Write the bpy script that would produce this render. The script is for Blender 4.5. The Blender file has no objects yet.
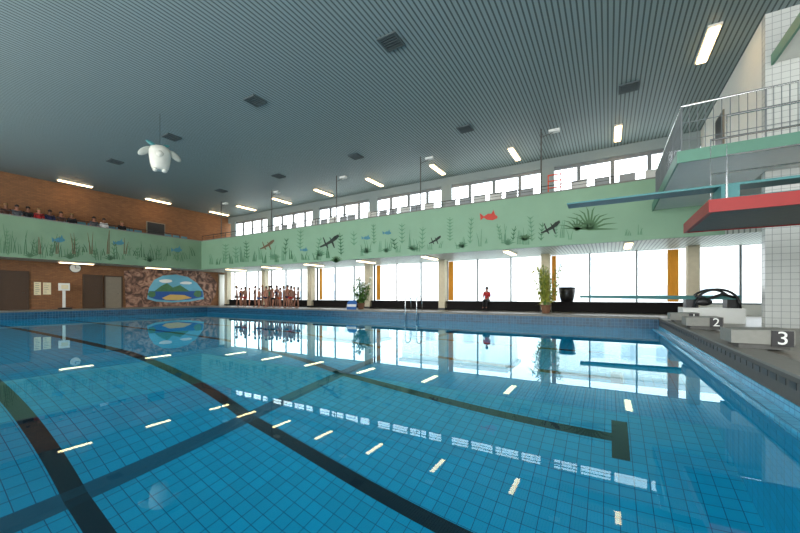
import bpy, bmesh, math, random
from mathutils import Vector, Matrix
random.seed(7)
SC = bpy.context.scene
COL = SC.collection
PI = math.pi
# ---------------------------------------------------------------- camera
YAW = math.atan(352/595.0)
F_PX = 352.0
HZ = 296.5
CZ = 1.18
SY, CY = math.sin(YAW), math.cos(YAW)
cam = bpy.data.cameras.new('camera'); co = bpy.data.objects.new('camera', cam); COL.objects.link(co)
cam.sensor_width = 36; cam.lens = F_PX/800*36; cam.shift_y = (HZ-266.5)/800; cam.clip_end = 500
co.location = (0, 0, CZ); co.rotation_euler = (PI/2, 0, YAW)
SC.camera = co
try:
    SC.view_settings.view_transform = 'Standard'
except Exception: pass
def ray(x, y):
    u = x-400; v = HZ-y
    return Vector((-SY*F_PX+CY*u, CY*F_PX+SY*u, v))
def onY(x, y, Y):
    d = ray(x, y); d = d*(Y/d.y); d.z += CZ; return d
def onX(x, y, X):
    d = ray(x, y); d = d*(X/d.x); d.z += CZ; return d
# ---------------------------------------------------------------- materials
def new_mat(name):
    m = bpy.data.materials.new(name); m.use_nodes = True
    nt = m.node_tree; b = nt.nodes['Principled BSDF']
    return m, nt, b
def srgb(c):
    return tuple(((v/255.0)/12.92 if v/255.0 <= .04045 else ((v/255.0+.055)/1.055)**2.4) for v in c)+(1,)
def mth(nt, op, a, b=None, c=None):
    n = nt.nodes.new('ShaderNodeMath'); n.operation = op
    for i, q in enumerate((a, b, c)):
        if q is None: continue
        if isinstance(q, (int, float)): n.inputs[i].default_value = q
        else: nt.links.new(q, n.inputs[i])
    return n.outputs[0]
def mixc(nt, f, a, b):
    n = nt.nodes.new('ShaderNodeMix'); n.data_type = 'RGBA'
    if isinstance(f, (int, float)): n.inputs[0].default_value = f
    else: nt.links.new(f, n.inputs[0])
    for i, q in ((6, a), (7, b)):
        if isinstance(q, tuple): n.inputs[i].default_value = q
        else: nt.links.new(q, n.inputs[i])
    return n.outputs[2]
def mat(name, rgb, rough=.5, metal=0, var=.12, scale=6, emis=0, ecol=None, bump=0, spec=None):
    m, nt, b = new_mat(name)
    c = srgb(rgb)
    no = nt.nodes.new('ShaderNodeTexNoise'); no.inputs['Scale'].default_value = scale; no.inputs['Detail'].default_value = 3
    tc = nt.nodes.new('ShaderNodeTexCoord'); nt.links.new(tc.outputs['Object'], no.inputs['Vector'])
    d = tuple(v*(1-var) for v in c[:3])+(1,); l = tuple(min(1, v*(1+var)) for v in c[:3])+(1,)
    nt.links.new(mixc(nt, no.outputs['Fac'], d, l), b.inputs['Base Color'])
    b.inputs['Roughness'].default_value = rough; b.inputs['Metallic'].default_value = metal
    if spec is not None: b.inputs['Specular IOR Level'].default_value = spec
    if emis:
        b.inputs['Emission Color'].default_value = ecol or c; b.inputs['Emission Strength'].default_value = emis
    if bump:
        bp = nt.nodes.new('ShaderNodeBump'); bp.inputs['Strength'].default_value = bump; bp.inputs['Distance'].default_value = .02
        nt.links.new(no.outputs['Fac'], bp.inputs['Height']); nt.links.new(bp.outputs[0], b.inputs['Normal'])
    return m
def rocky(name, c1, c2, c3):
    m, nt, b = new_mat(name)
    tc = nt.nodes.new('ShaderNodeTexCoord'); wv = nt.nodes.new('ShaderNodeTexNoise')
    wv.inputs['Scale'].default_value = 1.5; wv.inputs['Detail'].default_value = 5; wv.inputs['Distortion'].default_value = 2.2
    nt.links.new(tc.outputs['Object'], wv.inputs['Vector'])
    r = nt.nodes.new('ShaderNodeValToRGB'); nt.links.new(wv.outputs['Fac'], r.inputs[0])
    e = r.color_ramp.elements; e[0].color = srgb(c1); e[0].position = .38; e[1].color = srgb(c3); e[1].position = .62; k = e.new(.5); k.color = srgb(c2)
    nt.links.new(r.outputs[0], b.inputs['Base Color']); b.inputs['Roughness'].default_value = .8
    return m
def tile(name, rgb, grout, size=.25, w=.06, rough=.3, emis=0, var=.15, off=(0, 0, 0)):
    m, nt, b = new_mat(name)
    g = nt.nodes.new('ShaderNodeNewGeometry')
    sp = nt.nodes.new('ShaderNodeSeparateXYZ'); nt.links.new(g.outputs['Position'], sp.inputs[0])
    sn = nt.nodes.new('ShaderNodeSeparateXYZ'); nt.links.new(g.outputs['Normal'], sn.inputs[0])
    tot = None; cells = []
    for i in range(3):
        q = mth(nt, 'DIVIDE', mth(nt, 'ADD', sp.outputs[i], 100+off[i]), size)
        cells.append(mth(nt, 'FLOOR', q))
        line = mth(nt, 'LESS_THAN', mth(nt, 'FRACT', q), w)
        flat = mth(nt, 'LESS_THAN', mth(nt, 'ABSOLUTE', sn.outputs[i]), .5)
        l = mth(nt, 'MULTIPLY', line, flat)
        tot = l if tot is None else mth(nt, 'MAXIMUM', tot, l)
    cb = nt.nodes.new('ShaderNodeCombineXYZ')
    for i in range(3): nt.links.new(cells[i], cb.inputs[i])
    wn = nt.nodes.new('ShaderNodeTexWhiteNoise'); nt.links.new(cb.outputs[0], wn.inputs['Vector'])
    c = srgb(rgb); d = tuple(v*(1-var) for v in c[:3])+(1,); li = tuple(min(1, v*(1+var)) for v in c[:3])+(1,)
    base = mixc(nt, wn.outputs['Value'], d, li)
    fin = mixc(nt, tot, base, srgb(grout))
    nt.links.new(fin, b.inputs['Base Color']); b.inputs['Roughness'].default_value = rough
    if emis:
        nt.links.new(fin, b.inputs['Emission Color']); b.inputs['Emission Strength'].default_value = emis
    return m
def slat(name, rgb, dark, pitch=.19, w=.36):
    m, nt, b = new_mat(name)
    g = nt.nodes.new('ShaderNodeNewGeometry')
    sp = nt.nodes.new('ShaderNodeSeparateXYZ'); nt.links.new(g.outputs['Position'], sp.inputs[0])
    fr = mth(nt, 'FRACT', mth(nt, 'DIVIDE', mth(nt, 'ADD', sp.outputs[0], 100), pitch))
    l = mth(nt, 'LESS_THAN', fr, w)
    nt.links.new(mixc(nt, l, srgb(rgb), srgb(dark)), b.inputs['Base Color']); b.inputs['Roughness'].default_value = .5
    bp = nt.nodes.new('ShaderNodeBump'); bp.invert = True; bp.inputs['Strength'].default_value = .3; bp.inputs['Distance'].default_value = .015
    nt.links.new(l, bp.inputs['Height']); nt.links.new(bp.outputs[0], b.inputs['Normal'])
    return m
def brick(name, c1, c2, mortar):
    m, nt, b = new_mat(name)
    g = nt.nodes.new('ShaderNodeNewGeometry')
    sp = nt.nodes.new('ShaderNodeSeparateXYZ'); nt.links.new(g.outputs['Position'], sp.inputs[0])
    cb = nt.nodes.new('ShaderNodeCombineXYZ'); nt.links.new(sp.outputs[1], cb.inputs[0]); nt.links.new(sp.outputs[2], cb.inputs[1])
    t = nt.nodes.new('ShaderNodeTexBrick'); nt.links.new(cb.outputs[0], t.inputs['Vector'])
    t.inputs['Color1'].default_value = srgb(c1); t.inputs['Color2'].default_value = srgb(c2); t.inputs['Mortar'].default_value = srgb(mortar)
    t.inputs['Scale'].default_value = 1; t.inputs['Brick Width'].default_value = .24; t.inputs['Row Height'].default_value = .08; t.inputs['Mortar Size'].default_value = .008
    nt.links.new(t.outputs['Color'], b.inputs['Base Color']); b.inputs['Roughness'].default_value = .85
    return m
def glassy(name):
    m = bpy.data.materials.new(name); m.use_nodes = True; nt = m.node_tree; nt.nodes.clear()
    o = nt.nodes.new('ShaderNodeOutputMaterial'); t = nt.nodes.new('ShaderNodeBsdfTransparent'); g = nt.nodes.new('ShaderNodeBsdfGlossy')
    g.inputs['Roughness'].default_value = .02; mx = nt.nodes.new('ShaderNodeMixShader'); mx.inputs[0].default_value = .06
    t.inputs[0].default_value = (.95, .98, 1, 1)
    nt.links.new(t.outputs[0], mx.inputs[1]); nt.links.new(g.outputs[0], mx.inputs[2]); nt.links.new(mx.outputs[0], o.inputs[0])
    return m
def water_mat():
    m = bpy.data.materials.new('water'); m.use_nodes = True; nt = m.node_tree; nt.nodes.clear()
    o = nt.nodes.new('ShaderNodeOutputMaterial'); g = nt.nodes.new('ShaderNodeBsdfGlass')
    g.inputs['IOR'].default_value = 1.333; g.inputs['Roughness'].default_value = 0; g.inputs['Color'].default_value = (.76, .98, 1, 1)
    tc = nt.nodes.new('ShaderNodeTexCoord'); n = nt.nodes.new('ShaderNodeTexNoise'); n.inputs['Scale'].default_value = .7; n.inputs['Detail'].default_value = 1
    nt.links.new(tc.outputs['Object'], n.inputs['Vector'])
    b = nt.nodes.new('ShaderNodeBump'); b.inputs['Strength'].default_value = .2; b.inputs['Distance'].default_value = .003
    nt.links.new(n.outputs['Fac'], b.inputs['Height']); nt.links.new(b.outputs[0], g.inputs['Normal']); nt.links.new(g.outputs[0], o.inputs[0])
    return m
M = dict(
 ceil=slat('ceiling_slats', (136, 153, 153), (70, 84, 86), .13, .32), soffit=slat('soffit_slats', (184, 190, 180), (120, 128, 120), .14, .3),
 brick=brick('tan_brick', (142, 98, 62), (124, 84, 54), (102, 76, 56)),
 pool=tile('pool_floor_tile_glow', (0, 134, 170), (0, 74, 108), .19, .055, .3, .40, .07),  # emission stands in for light that the water surface blocks
 poolwall=tile('pool_wall_tile_glow', (0, 128, 164), (0, 80, 112), .19, .055, .3, .36, .08),  # same added glow, so the underwater walls look lit
 bandt=tile('edge_band_tile', (18, 70, 98), (80, 120, 144), .12, .07, .25, 0, .3),
 ledge=tile('overflow_ledge_tile_glow', (60, 150, 184), (20, 96, 134), .12, .08, .25, .12),  # pool tile glow again, fainter
 lane=mat('lane_line_navy_glow', (2, 18, 34), .4, emis=.3), depth=mat('depth_line_glow', (16, 76, 100), .4, emis=.3),  # slight emission tints and lifts both markings in place of underwater light
 deck=tile('deck_tile', (130, 122, 108), (96, 90, 80), .15, .06, .35, 0, .12),
 conc=mat('grey_concrete', (126, 125, 118), .7, bump=.2, scale=14), conc_d=mat('dark_concrete', (86, 86, 82), .7, scale=12), blockc=mat('block_concrete', (134, 134, 126), .7, bump=.2, scale=14),
 railm=mat('railing_grey', (112, 120, 122), .5), vent=mat('vent_metal', (70, 82, 84), .6), duct=mat('duct_dark', (34, 40, 42), .8), lintel=mat('lintel_grey', (132, 146, 146), .7, var=.05),
 green=mat('pale_green_paint', (134, 170, 140), .6, var=.1, scale=1.2), green_d=mat('painted_leaf_green', (66, 116, 80), .7, var=.3), green_m=mat('painted_olive', (80, 118, 80), .7, var=.3),
 green_l=mat('painted_pale_leaf', (98, 144, 110), .7, var=.2),
 green_b=mat('painted_back_wall_green', (124, 152, 122), .7, var=.2, scale=.8), reed_b=mat('painted_back_leaf', (80, 116, 84), .7, var=.3), green_bl=mat('painted_back_pale_leaf', (98, 134, 100), .7, var=.3),
 p_red=mat('painted_red', (196, 62, 46), .6), p_dark=mat('painted_dark', (48, 60, 52), .7), p_brown=mat('painted_brown', (112, 92, 68), .7), p_teal=mat('painted_teal', (78, 136, 150), .7), p_rock=rocky('painted_rock', (78, 58, 50), (132, 98, 82), (172, 136, 116)),
 p_sky=mat('painted_sky', (104, 172, 196), .7, var=.3, scale=1), p_sea=mat('painted_sea', (34, 84, 150), .7), p_sand=mat('painted_sand', (204, 170, 96), .7), p_hill=mat('painted_hill', (70, 116, 80), .7, var=.3),
 white=mat('white_paint', (226, 228, 222), .5, var=.04), wtile=tile('white_wall_tile', (210, 214, 210), (146, 154, 154), .16, .06, .25, 0, .03),
 cream=mat('cream_plaster', (206, 196, 170), .7), door=mat('brown_door', (74, 54, 38), .5), doorg=mat('grey_door', (130, 120, 104), .5),
 frame=mat('window_frame_grey', (116, 122, 124), .4), metal=mat('brushed_steel', (190, 194, 196), .25, 1, .05), dark=mat('black_metal', (26, 28, 30), .45), black=mat('black_plastic', (18, 18, 20), .4),
 red=mat('red_paint', (150, 18, 14), .5), orange=mat('orange_red_paint', (214, 70, 34), .5), gslab=mat('platform_green', (96, 146, 126), .5, var=.05), teal=mat('board_teal', (62, 128, 130), .5), tealL=mat('board_dark_teal', (84, 130, 128), 1, spec=0),
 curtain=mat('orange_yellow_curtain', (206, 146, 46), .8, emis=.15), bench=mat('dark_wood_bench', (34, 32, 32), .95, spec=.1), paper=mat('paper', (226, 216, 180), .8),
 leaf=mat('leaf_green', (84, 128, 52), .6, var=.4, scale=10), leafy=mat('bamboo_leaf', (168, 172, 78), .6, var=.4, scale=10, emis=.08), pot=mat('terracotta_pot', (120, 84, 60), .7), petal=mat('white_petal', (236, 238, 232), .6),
 chair_g=mat('grey_seat', (142, 150, 154), .5), chair_w=mat('pale_seat', (196, 200, 198), .5), chair_t=mat('teal_seat', (74, 124, 138), .5),
 balloon=mat('figure_white', (206, 208, 198), .6, var=.2, scale=3), pink=mat('figure_flap', (160, 168, 160), .6, var=.2), outside=mat('outside_ground', (220, 222, 214), .9), lampw=mat('lamp_housing', (220, 216, 204), .5),
 tube=mat('lamp_tube', (255, 240, 205), .5, emis=11, ecol=(1, .66, .32, 1)), tube_s=mat('soffit_tube', (255, 240, 205), .5, emis=6, ecol=(1, .74, .42, 1)),
 glass=glassy('window_pane'), water=water_mat(),
 skin=mat('skin', (166, 112, 88), .5), skin2=mat('skin_tan', (126, 84, 62), .5), hair_d=mat('hair_dark', (40, 28, 22), .7), hair_b=mat('hair_blond', (130, 98, 60), .7), eye=mat('eye', (20, 16, 14), .3),
 b_wall=mat('outside_building_wall', (226, 226, 224), .9, var=.04), b_win=mat('outside_building_window', (176, 186, 196), .6), b_roof=mat('outside_roof', (206, 204, 204), .9),
)
for n, c in dict(c_red=(170, 36, 40), c_navy=(24, 32, 70), c_black=(20, 20, 24), c_blue=(44, 94, 160), c_white=(220, 220, 220), c_orange=(190, 84, 38), c_pink=(160, 70, 96), c_brown=(80, 52, 40), c_green=(46, 100, 68), c_grey=(90, 92, 98)).items():
    M[n] = mat('cloth_'+n[2:], c, .8)
# ---------------------------------------------------------------- mesh builder
class MB:
    def __init__(s): s.v = []; s.f = []
    def add(s, vs, fs):
        o = len(s.v); s.v += [tuple(v) for v in vs]; s.f += [tuple(i+o for i in f) for f in fs]; return s
    def box(s, x0, x1, y0, y1, z0, z1):
        x0, x1 = min(x0, x1), max(x0, x1); y0, y1 = min(y0, y1), max(y0, y1); z0, z1 = min(z0, z1), max(z0, z1)
        v = [(x, y, z) for z in (z0, z1) for y in (y0, y1) for x in (x0, x1)]
        return s.add(v, [(0, 2, 3, 1), (4, 5, 7, 6), (0, 1, 5, 4), (2, 6, 7, 3), (0, 4, 6, 2), (1, 3, 7, 5)])
    def tube(s, pts, r, n=8, r2=None):
        pts = [Vector(p) for p in pts]; rings = []
        k = len(pts)
        for i, p in enumerate(pts):
            d = (pts[min(i+1, k-1)]-pts[max(i-1, 0)]).normalized()
            a = Vector((0, 0, 1)) if abs(d.z) < .9 else Vector((1, 0, 0))
            e1 = d.cross(a).normalized(); e2 = d.cross(e1)
            rr = r if r2 is None else r+(r2-r)*i/(k-1)
            rings.append([p+e1*rr*math.cos(2*PI*j/n)+e2*rr*math.sin(2*PI*j/n) for j in range(n)])
        vs = [q for R in rings for q in R]; fs = []
        for i in range(k-1):
            for j in range(n):
                fs.append((i*n+j, i*n+(j+1) % n, (i+1)*n+(j+1) % n, (i+1)*n+j))
        fs.append(tuple(range(n))[::-1]); fs.append(tuple((k-1)*n+j for j in range(n)))
        return s.add(vs, fs)
    def lathe(s, prof, c=(0, 0, 0), n=20, sx=1, sy=1):
        vs = []; fs = []
        for r, z in prof:
            for j in range(n): vs.append((c[0]+r*sx*math.cos(2*PI*j/n), c[1]+r*sy*math.sin(2*PI*j/n), c[2]+z))
        for i in range(len(prof)-1):
            for j in range(n): fs.append((i*n+j, i*n+(j+1) % n, (i+1)*n+(j+1) % n, (i+1)*n+j))
        fs.append(tuple(range(n))[::-1]); fs.append(tuple((len(prof)-1)*n+j for j in range(n)))
        return s.add(vs, fs)
    def ell(s, c, r, n=14, m=9, rot=None):
        vs = []; fs = []
        for i in range(m+1):
            t = PI*i/m
            for j in range(n):
                p = Vector((r[0]*math.sin(t)*math.cos(2*PI*j/n), r[1]*math.sin(t)*math.sin(2*PI*j/n), r[2]*math.cos(t)))
                if rot: p = rot @ p
                vs.append((c[0]+p.x, c[1]+p.y, c[2]+p.z))
        for i in range(m):
            for j in range(n): fs.append((i*n+j, (i+1)*n+j, (i+1)*n+(j+1) % n, i*n+(j+1) % n))
        return s.add(vs, fs)
    def poly(s, pts): return s.add(pts, [tuple(range(len(pts)))])
    def mesh(s, name, m, smooth=False):
        me = bpy.data.meshes.new(name); me.from_pydata(s.v, [], s.f); me.update()
        if smooth:
            for p in me.polygons: p.use_smooth = True
        me.materials.append(m); return me
    def build(s, name, m, parent=None, smooth=False):
        o = bpy.data.objects.new(name, s.mesh(name, m, smooth)); COL.objects.link(o)
        if parent: o.parent = parent
        return o
def tag(o, label=None, cat=None, group=None, kind=None):
    if label: o['label'] = label
    if cat: o['category'] = cat
    if group: o['group'] = group
    if kind: o['kind'] = kind
    return o
def thing(name, label, cat, loc=(0, 0, 0), rz=0, group=None):
    o = bpy.data.objects.new(name, None); COL.objects.link(o); o.location = loc; o.rotation_euler = (0, 0, rz)
    o.empty_display_size = .1
    return tag(o, label, cat, group)
def dup(root, loc, rz, label, group=None):
    r = root.copy(); COL.objects.link(r); r.location = loc; r.rotation_euler = (0, 0, rz); r['label'] = label
    if group: r['group'] = group
    for ch in list(root.children):
        c = ch.copy(); COL.objects.link(c); c.parent = r
        for g in list(ch.children):
            d = g.copy(); COL.objects.link(d); d.parent = c
    return r
def struct(name, mb, m, parent=None):
    o = mb.build(name, m, parent)
    if not parent: o['kind'] = 'structure'
    return o
ORD = ['first', 'second', 'third', 'fourth', 'fifth', 'sixth', 'seventh', 'eighth', 'ninth', 'tenth', 'eleventh', 'twelfth', 'thirteenth', 'fourteenth', 'fifteenth', 'sixteenth', 'seventeenth', 'eighteenth', 'nineteenth', 'twentieth', 'twenty first', 'twenty second', 'twenty third', 'twenty fourth', 'twenty fifth', 'twenty sixth', 'twenty seventh', 'twenty eighth']
# ---------------------------------------------------------------- dimensions
XB, XR, YN, YW = -29.6, 8.0, -5.0, 19.5
PX0, PX1, PY0, PY1 = -26.3, 1.60, -.5, 15.6
DK, CE = .40, 8.28
SO, GF, PT = 3.30, 4.53, 5.49
GY, GX = 15.8, -27.4
UW0, UW1 = 6.05, 7.80
# ---------------------------------------------------------------- shell
f = MB()
f.box(XB, XR, PY1, YW, DK-.3, DK); f.box(XB, PX0, PY0, PY1, DK-.3, DK); f.box(PX1, XR, PY0, PY1, DK-.3, DK); f.box(XB, XR, YN, PY0, DK-.3, DK)
struct('floor', f, M['deck'])
struct('ceiling', MB().box(XB-.2, XR+.2, YN-.2, YW+.3, CE, CE+.2), M['ceil'])
struct('wall_back', MB().box(XB-.3, XB, YN-.2, YW+.3, -.2, CE), M['brick'])
struct('wall_right', MB().box(XR, XR+.3, YN-.2, YW+.3, -.2, CE), M['white'])
w = MB(); w.box(XB, XR, YW, YW+.3, -.2, .84); w.box(XB, XR, YW, YW+.3, 3.36, UW0)
struct('wall_window_side', w, M['white'])
struct('wall_window_top', MB().box(XB, XR, YW, YW+.3, UW1, CE), M['lintel'])
w = MB(); w.box(XB, XR, YN-.3, YN, -.2, 1.0); w.box(XB, XR, YN-.3, YN, 7.2, CE)
for x in (-29.6, -22, -14, -6, 2, 7.6): w.box(x, x+.4, YN-.3, YN, 1.0, 7.2)
struct('wall_near_side', w, M['white'])
# pool shell
prof = [(PX1, -3.7), (-5.95, -3.6), (-11, -2.2), (PX0, -1.4)]
def fz(x):
    for (a, za), (b, zb) in zip(prof, prof[1:]):
        if x >= b-1e-6: return za+(zb-za)*(a-x)/(a-b)
    return prof[-1][1]
pf = MB()
for (a, za), (b, zb) in zip(prof, prof[1:]):
    pf.add([(a, PY0, za), (a, PY1, za), (b, PY1, zb), (b, PY0, zb)], [(0, 1, 2, 3)])
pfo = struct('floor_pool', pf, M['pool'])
def strip(x0, x1, y0, y1, m, nm):
    s = MB(); xs = sorted({x0, x1} | {p[0] for p in prof if x0 < p[0] < x1})
    for a, b in zip(xs, xs[1:]):
        s.add([(a, y0, fz(a)+.012), (b, y0, fz(b)+.012), (b, y1, fz(b)+.012), (a, y1, fz(a)+.012)], [(0, 1, 2, 3)])
    s.build(nm, m, pfo)
for ly in (1.80, 4.36, 7.15, 9.9, 12.6):
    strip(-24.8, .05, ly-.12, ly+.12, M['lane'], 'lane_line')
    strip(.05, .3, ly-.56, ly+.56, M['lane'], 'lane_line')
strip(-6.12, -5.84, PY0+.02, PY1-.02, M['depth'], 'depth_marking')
t = .25
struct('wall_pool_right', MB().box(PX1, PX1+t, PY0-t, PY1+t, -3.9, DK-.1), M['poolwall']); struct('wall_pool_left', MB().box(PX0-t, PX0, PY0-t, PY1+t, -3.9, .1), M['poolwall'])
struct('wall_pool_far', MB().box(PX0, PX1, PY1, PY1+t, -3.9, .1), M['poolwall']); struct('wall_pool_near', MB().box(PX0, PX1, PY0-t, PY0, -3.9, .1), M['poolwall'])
b = MB(); b.box(PX0, PX1-.02, PY1-.03, PY1, .0, DK-.04); b.box(PX0, PX0+.03, PY0, PY1-.03, 0, DK-.04); b.box(PX0+.03, PX1-.02, PY0, PY0+.03, 0, DK-.04)
struct('trim_1', b, M['bandt'])
b = MB(); b.box(PX0-.3, PX1+.02, PY1-.06, PY1+.3, DK, DK+.035); b.box(PX0-.3, PX0+.06, PY0, PY1-.06, DK, DK+.035); b.box(PX1-.05, PX1+.30, PY0, PY1-.06, DK, DK+.03)
struct('trim_2', b, M['conc'])
b = MB(); b.box(PX1-.03, PX1, PY0+.03, PY1-.03, .13, DK)
struct('trim_3', b, M['conc_d'])
b = MB(); y = PY0+.1
while y < PY1-.3:
    b.box(PX1-.036, PX1-.03, y, y+.16, .27, .34); y += .24
struct('trim_4', b, M['dark'])
b = MB(); b.box(PX1-.22, PX1-.03, PY0+.03, PY1-.03, -.14, .03); b.box(PX1-.045, PX1-.03, PY0+.03, PY1-.03, .03, .13)
struct('trim_5', b, M['ledge'])
wat = MB().poly([(PX0, PY0, 0), (PX1, PY0, 0), (PX1, PY1, 0), (PX0, PY1, 0)]).build('pool_water', M['water'])
tag(wat, 'calm clear blue water filling the tiled swimming pool', 'water', kind='stuff')
# ---------------------------------------------------------------- gallery
g = MB(); g.box(XB, XR, GY+.12, YW, SO, GF); g.box(XB, GX-.12, YN, GY+.12, SO, GF)
struct('ceiling_gallery', g, M['soffit'])
TI = 5.62
g = MB(); g.box(XB+.01, 3.3, 17.6, YW-.01, GF, TI); g.box(XB+.01, -28.0, YN, 17.6, GF, 5.0)
struct('floor_gallery', g, M['cream'])
pw1 = struct('wall_gallery_parapet', MB().box(GX-.12, 3.39, GY, GY+.12, SO-.02, PT), M['green'])
pw2 = struct('wall_gallery_parapet_back', MB().box(GX-.12, GX, YN, GY, SO-.02, PT), M['green_b'])
g = MB(); g.box(GX-.16, 3.39, GY-.03, GY+.15, PT, PT+.05); g.box(GX-.15, GX+.03, YN, GY-.03, PT, PT+.05)
struct('trim_6', g, M['conc'])
# painted motifs
YF = GY-.012; XF = GX+.012
class Paint(MB):
    def __init__(s, mode): super().__init__(); s.mode = mode
    def P(s, x, y, k=0):
        p = onY(x, y, YF-k) if s.mode == 'Y' else onX(x, y, XF+k)
        return p
    def shape(s, pts, k=0): s.poly([s.P(x, y, k) for x, y in pts]); return s
    def rib(s, pts, w0, w1, k=0):
        L = []; R = []
        n = len(pts)
        for i, (x, y) in enumerate(pts):
            a = pts[max(i-1, 0)]; b = pts[min(i+1, n-1)]; dx, dy = b[0]-a[0], b[1]-a[1]; l = math.hypot(dx, dy) or 1
            w = w0+(w1-w0)*i/(n-1)
            L.append((x-dy/l*w, y+dx/l*w)); R.append((x+dy/l*w, y-dx/l*w))
        for i in range(n-1): s.poly([s.P(*q, k) for q in (L[i], L[i+1], R[i+1], R[i])])
        return s
    def reed(s, x, y, h, n=4, sp=3, k=0):
        for i in range(n):
            xo = (i-(n-1)/2)*sp*.6; le = h*random.uniform(.6, 1.05); b = random.uniform(-1, 1)*sp
            s.rib([(x+xo, y), (x+xo+b*.3, y-le*.5), (x+xo+b, y-le)], .55, .15, k)
        return s
    def stalk(s, x, y, h, k=0):
        bend = random.uniform(-3, 3); st = random.uniform(3, 4.4); lw = random.uniform(2.2, 3.6)
        s.rib([(x, y), (x+bend*.3, y-h*.5), (x+bend, y-h)], .35, .25, k)
        q = 0
        while q < h-2:
            xx = x+bend*(q/h)**1.5
            for sg in (-1, 1): s.rib([(xx, y-q-1), (xx+sg*lw, y-q-st*.9)], .6, .1, k)
            q += st
        return s
    def fern(s, x, y, r, n=9, a0=20, a1=160, k=0, w=1.1):
        for i in range(n):
            a = math.radians(a0+(a1-a0)*i/(n-1)); rr = r*random.uniform(.7, 1)
            s.rib([(x, y), (x+rr*.55*math.cos(a), y-rr*.62*math.sin(a)), (x+rr*math.cos(a), y-rr*.75*math.sin(a))], w, .1, k)
        return s
    def fish(s, x, y, a, k=.003):
        s.shape([(x-a, y), (x-a*.4, y-a*.4), (x+a*.3, y-a*.42), (x+a*.8, y-a*.1), (x+a*.8, y+a*.15), (x+a*.2, y+a*.4), (x-a*.5, y+a*.35)], k)
        s.shape([(x-a*.8, y), (x-a*1.4, y-a*.5), (x-a*1.3, y+a*.4)], k); s.shape([(x, y-a*.3), (x+a*.3, y-a*.9), (x+a*.5, y-a*.3)], k); return s
    def lizard(s, x, y, a, k=.003):
        s.rib([(x-a, y+a*.5), (x-a*.4, y+a*.25), (x+a*.4, y-a*.2), (x+a, y-a*.7)], a*.08, a*.26, k)
        s.shape([(x+a*.7, y-a*.8), (x+a*1.3, y-a*1.1), (x+a*1.4, y-a*.8), (x+a, y-a*.4)], k)
        for q in (-.3, .5):
            s.rib([(x+a*q, y-a*q*.4), (x+a*q+a*.3, y+a*.6)], a*.14, a*.06, k); s.rib([(x+a*q, y-a*q*.4), (x+a*q-a*.3, y-a*.7)], a*.1, a*.05, k)
        return s
p = Paint('Y'); p2 = Paint('Y')
for x in range(212, 330, 6):
    yb = 265-(x-212)*.03; (p if x % 4 else p2).reed(x+random.uniform(-2, 2), yb-random.uniform(0, 4), random.uniform(7, 16), 3, 2.4)
for x, h in ((341, 22), (354, 14), (374, 20), (395, 10), (402, 20), (422, 22), (450, 24), (470, 26), (513, 14), (532, 24), (541, 18), (556, 12), (300, 20), (285, 16), (247, 18), (226, 16), (236, 12), (318, 15), (500, 16)):
    yb = 268-.0684*(x-215)*.95; (p if x % 2 else p2).stalk(x, yb-5-random.uniform(0, 9), h)
for x in (362, 368, 380, 388, 398, 410, 417, 430, 440, 458, 464, 480, 486, 504, 520, 526, 562, 570, 628, 640):
    yb = 267-.0684*(x-215); p2.reed(x, yb-random.uniform(1, 6), random.uniform(6, 20), random.choice((2, 3, 4)), 3)
for x, r in ((366, 9), (386, 7), (413, 8), (462, 8), (508, 9), (320, 8), (275, 8)):
    p2.fern(x, 262-.06*(x-215), r, 7)
p.build('painted_plants', M['green_d'], pw1); p2.build('painted_plants', M['green_l'], pw1)
p = Paint('Y'); p.fern(590, 229, 32, 12, 0, 178, w=1.4); p.fern(577, 230, 20, 7, 20, 160); p.fern(336, 262, 9); p.fern(525, 240, 10)
p.build('painted_palm', M['green_m'], pw1)
p = Paint('Y'); p.fish(491, 217, 8); p.build('painted_fish', M['p_red'], pw1)
for x, y, a in ((549, 229, 8), (434, 241, 5), (328, 243, 8), (266, 246, 6)):
    p = Paint('Y'); p.lizard(x, y, a); p.build('painted_animal', M['p_dark'] if x != 266 else M['p_brown'], pw1)
p = Paint('Y'); p.fish(388, 233, 4); p.fish(367, 238, 4); p.fish(305, 250, 3.5); p.build('painted_fish', M['p_teal'], pw1)
p = Paint('X'); p3 = Paint('X')
for x in range(2, 198, 6):
    yb = 257+x*.035; (p if random.random() < .5 else p3).reed(x+random.uniform(-2, 2), yb-random.uniform(0, 8), random.uniform(10, 30)*(1-x/420), random.choice((2, 3)), 4)
for x in range(12, 190, 21): p3.stalk(x+random.uniform(-4, 4), 255+x*.035, random.uniform(14, 30)*(1-x/400))
for x in range(30, 190, 40): p.fern(x, 256+x*.035, 9, 7, w=.8)
p.build('painted_plants', M['reed_b'], pw2); p3.build('painted_plants', M['green_bl'], pw2)
p = Paint('X')
for x in range(40, 140, 17): p.reed(x, 254, random.uniform(18, 28), 2, 3, .003)
p.build('painted_reeds', M['p_brown'], pw2)
p = Paint('X'); p.fish(60, 240, 6); p.fish(120, 243, 5); p.fish(178, 250, 5); p.build('painted_fish', M['p_teal'], pw2)
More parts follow.
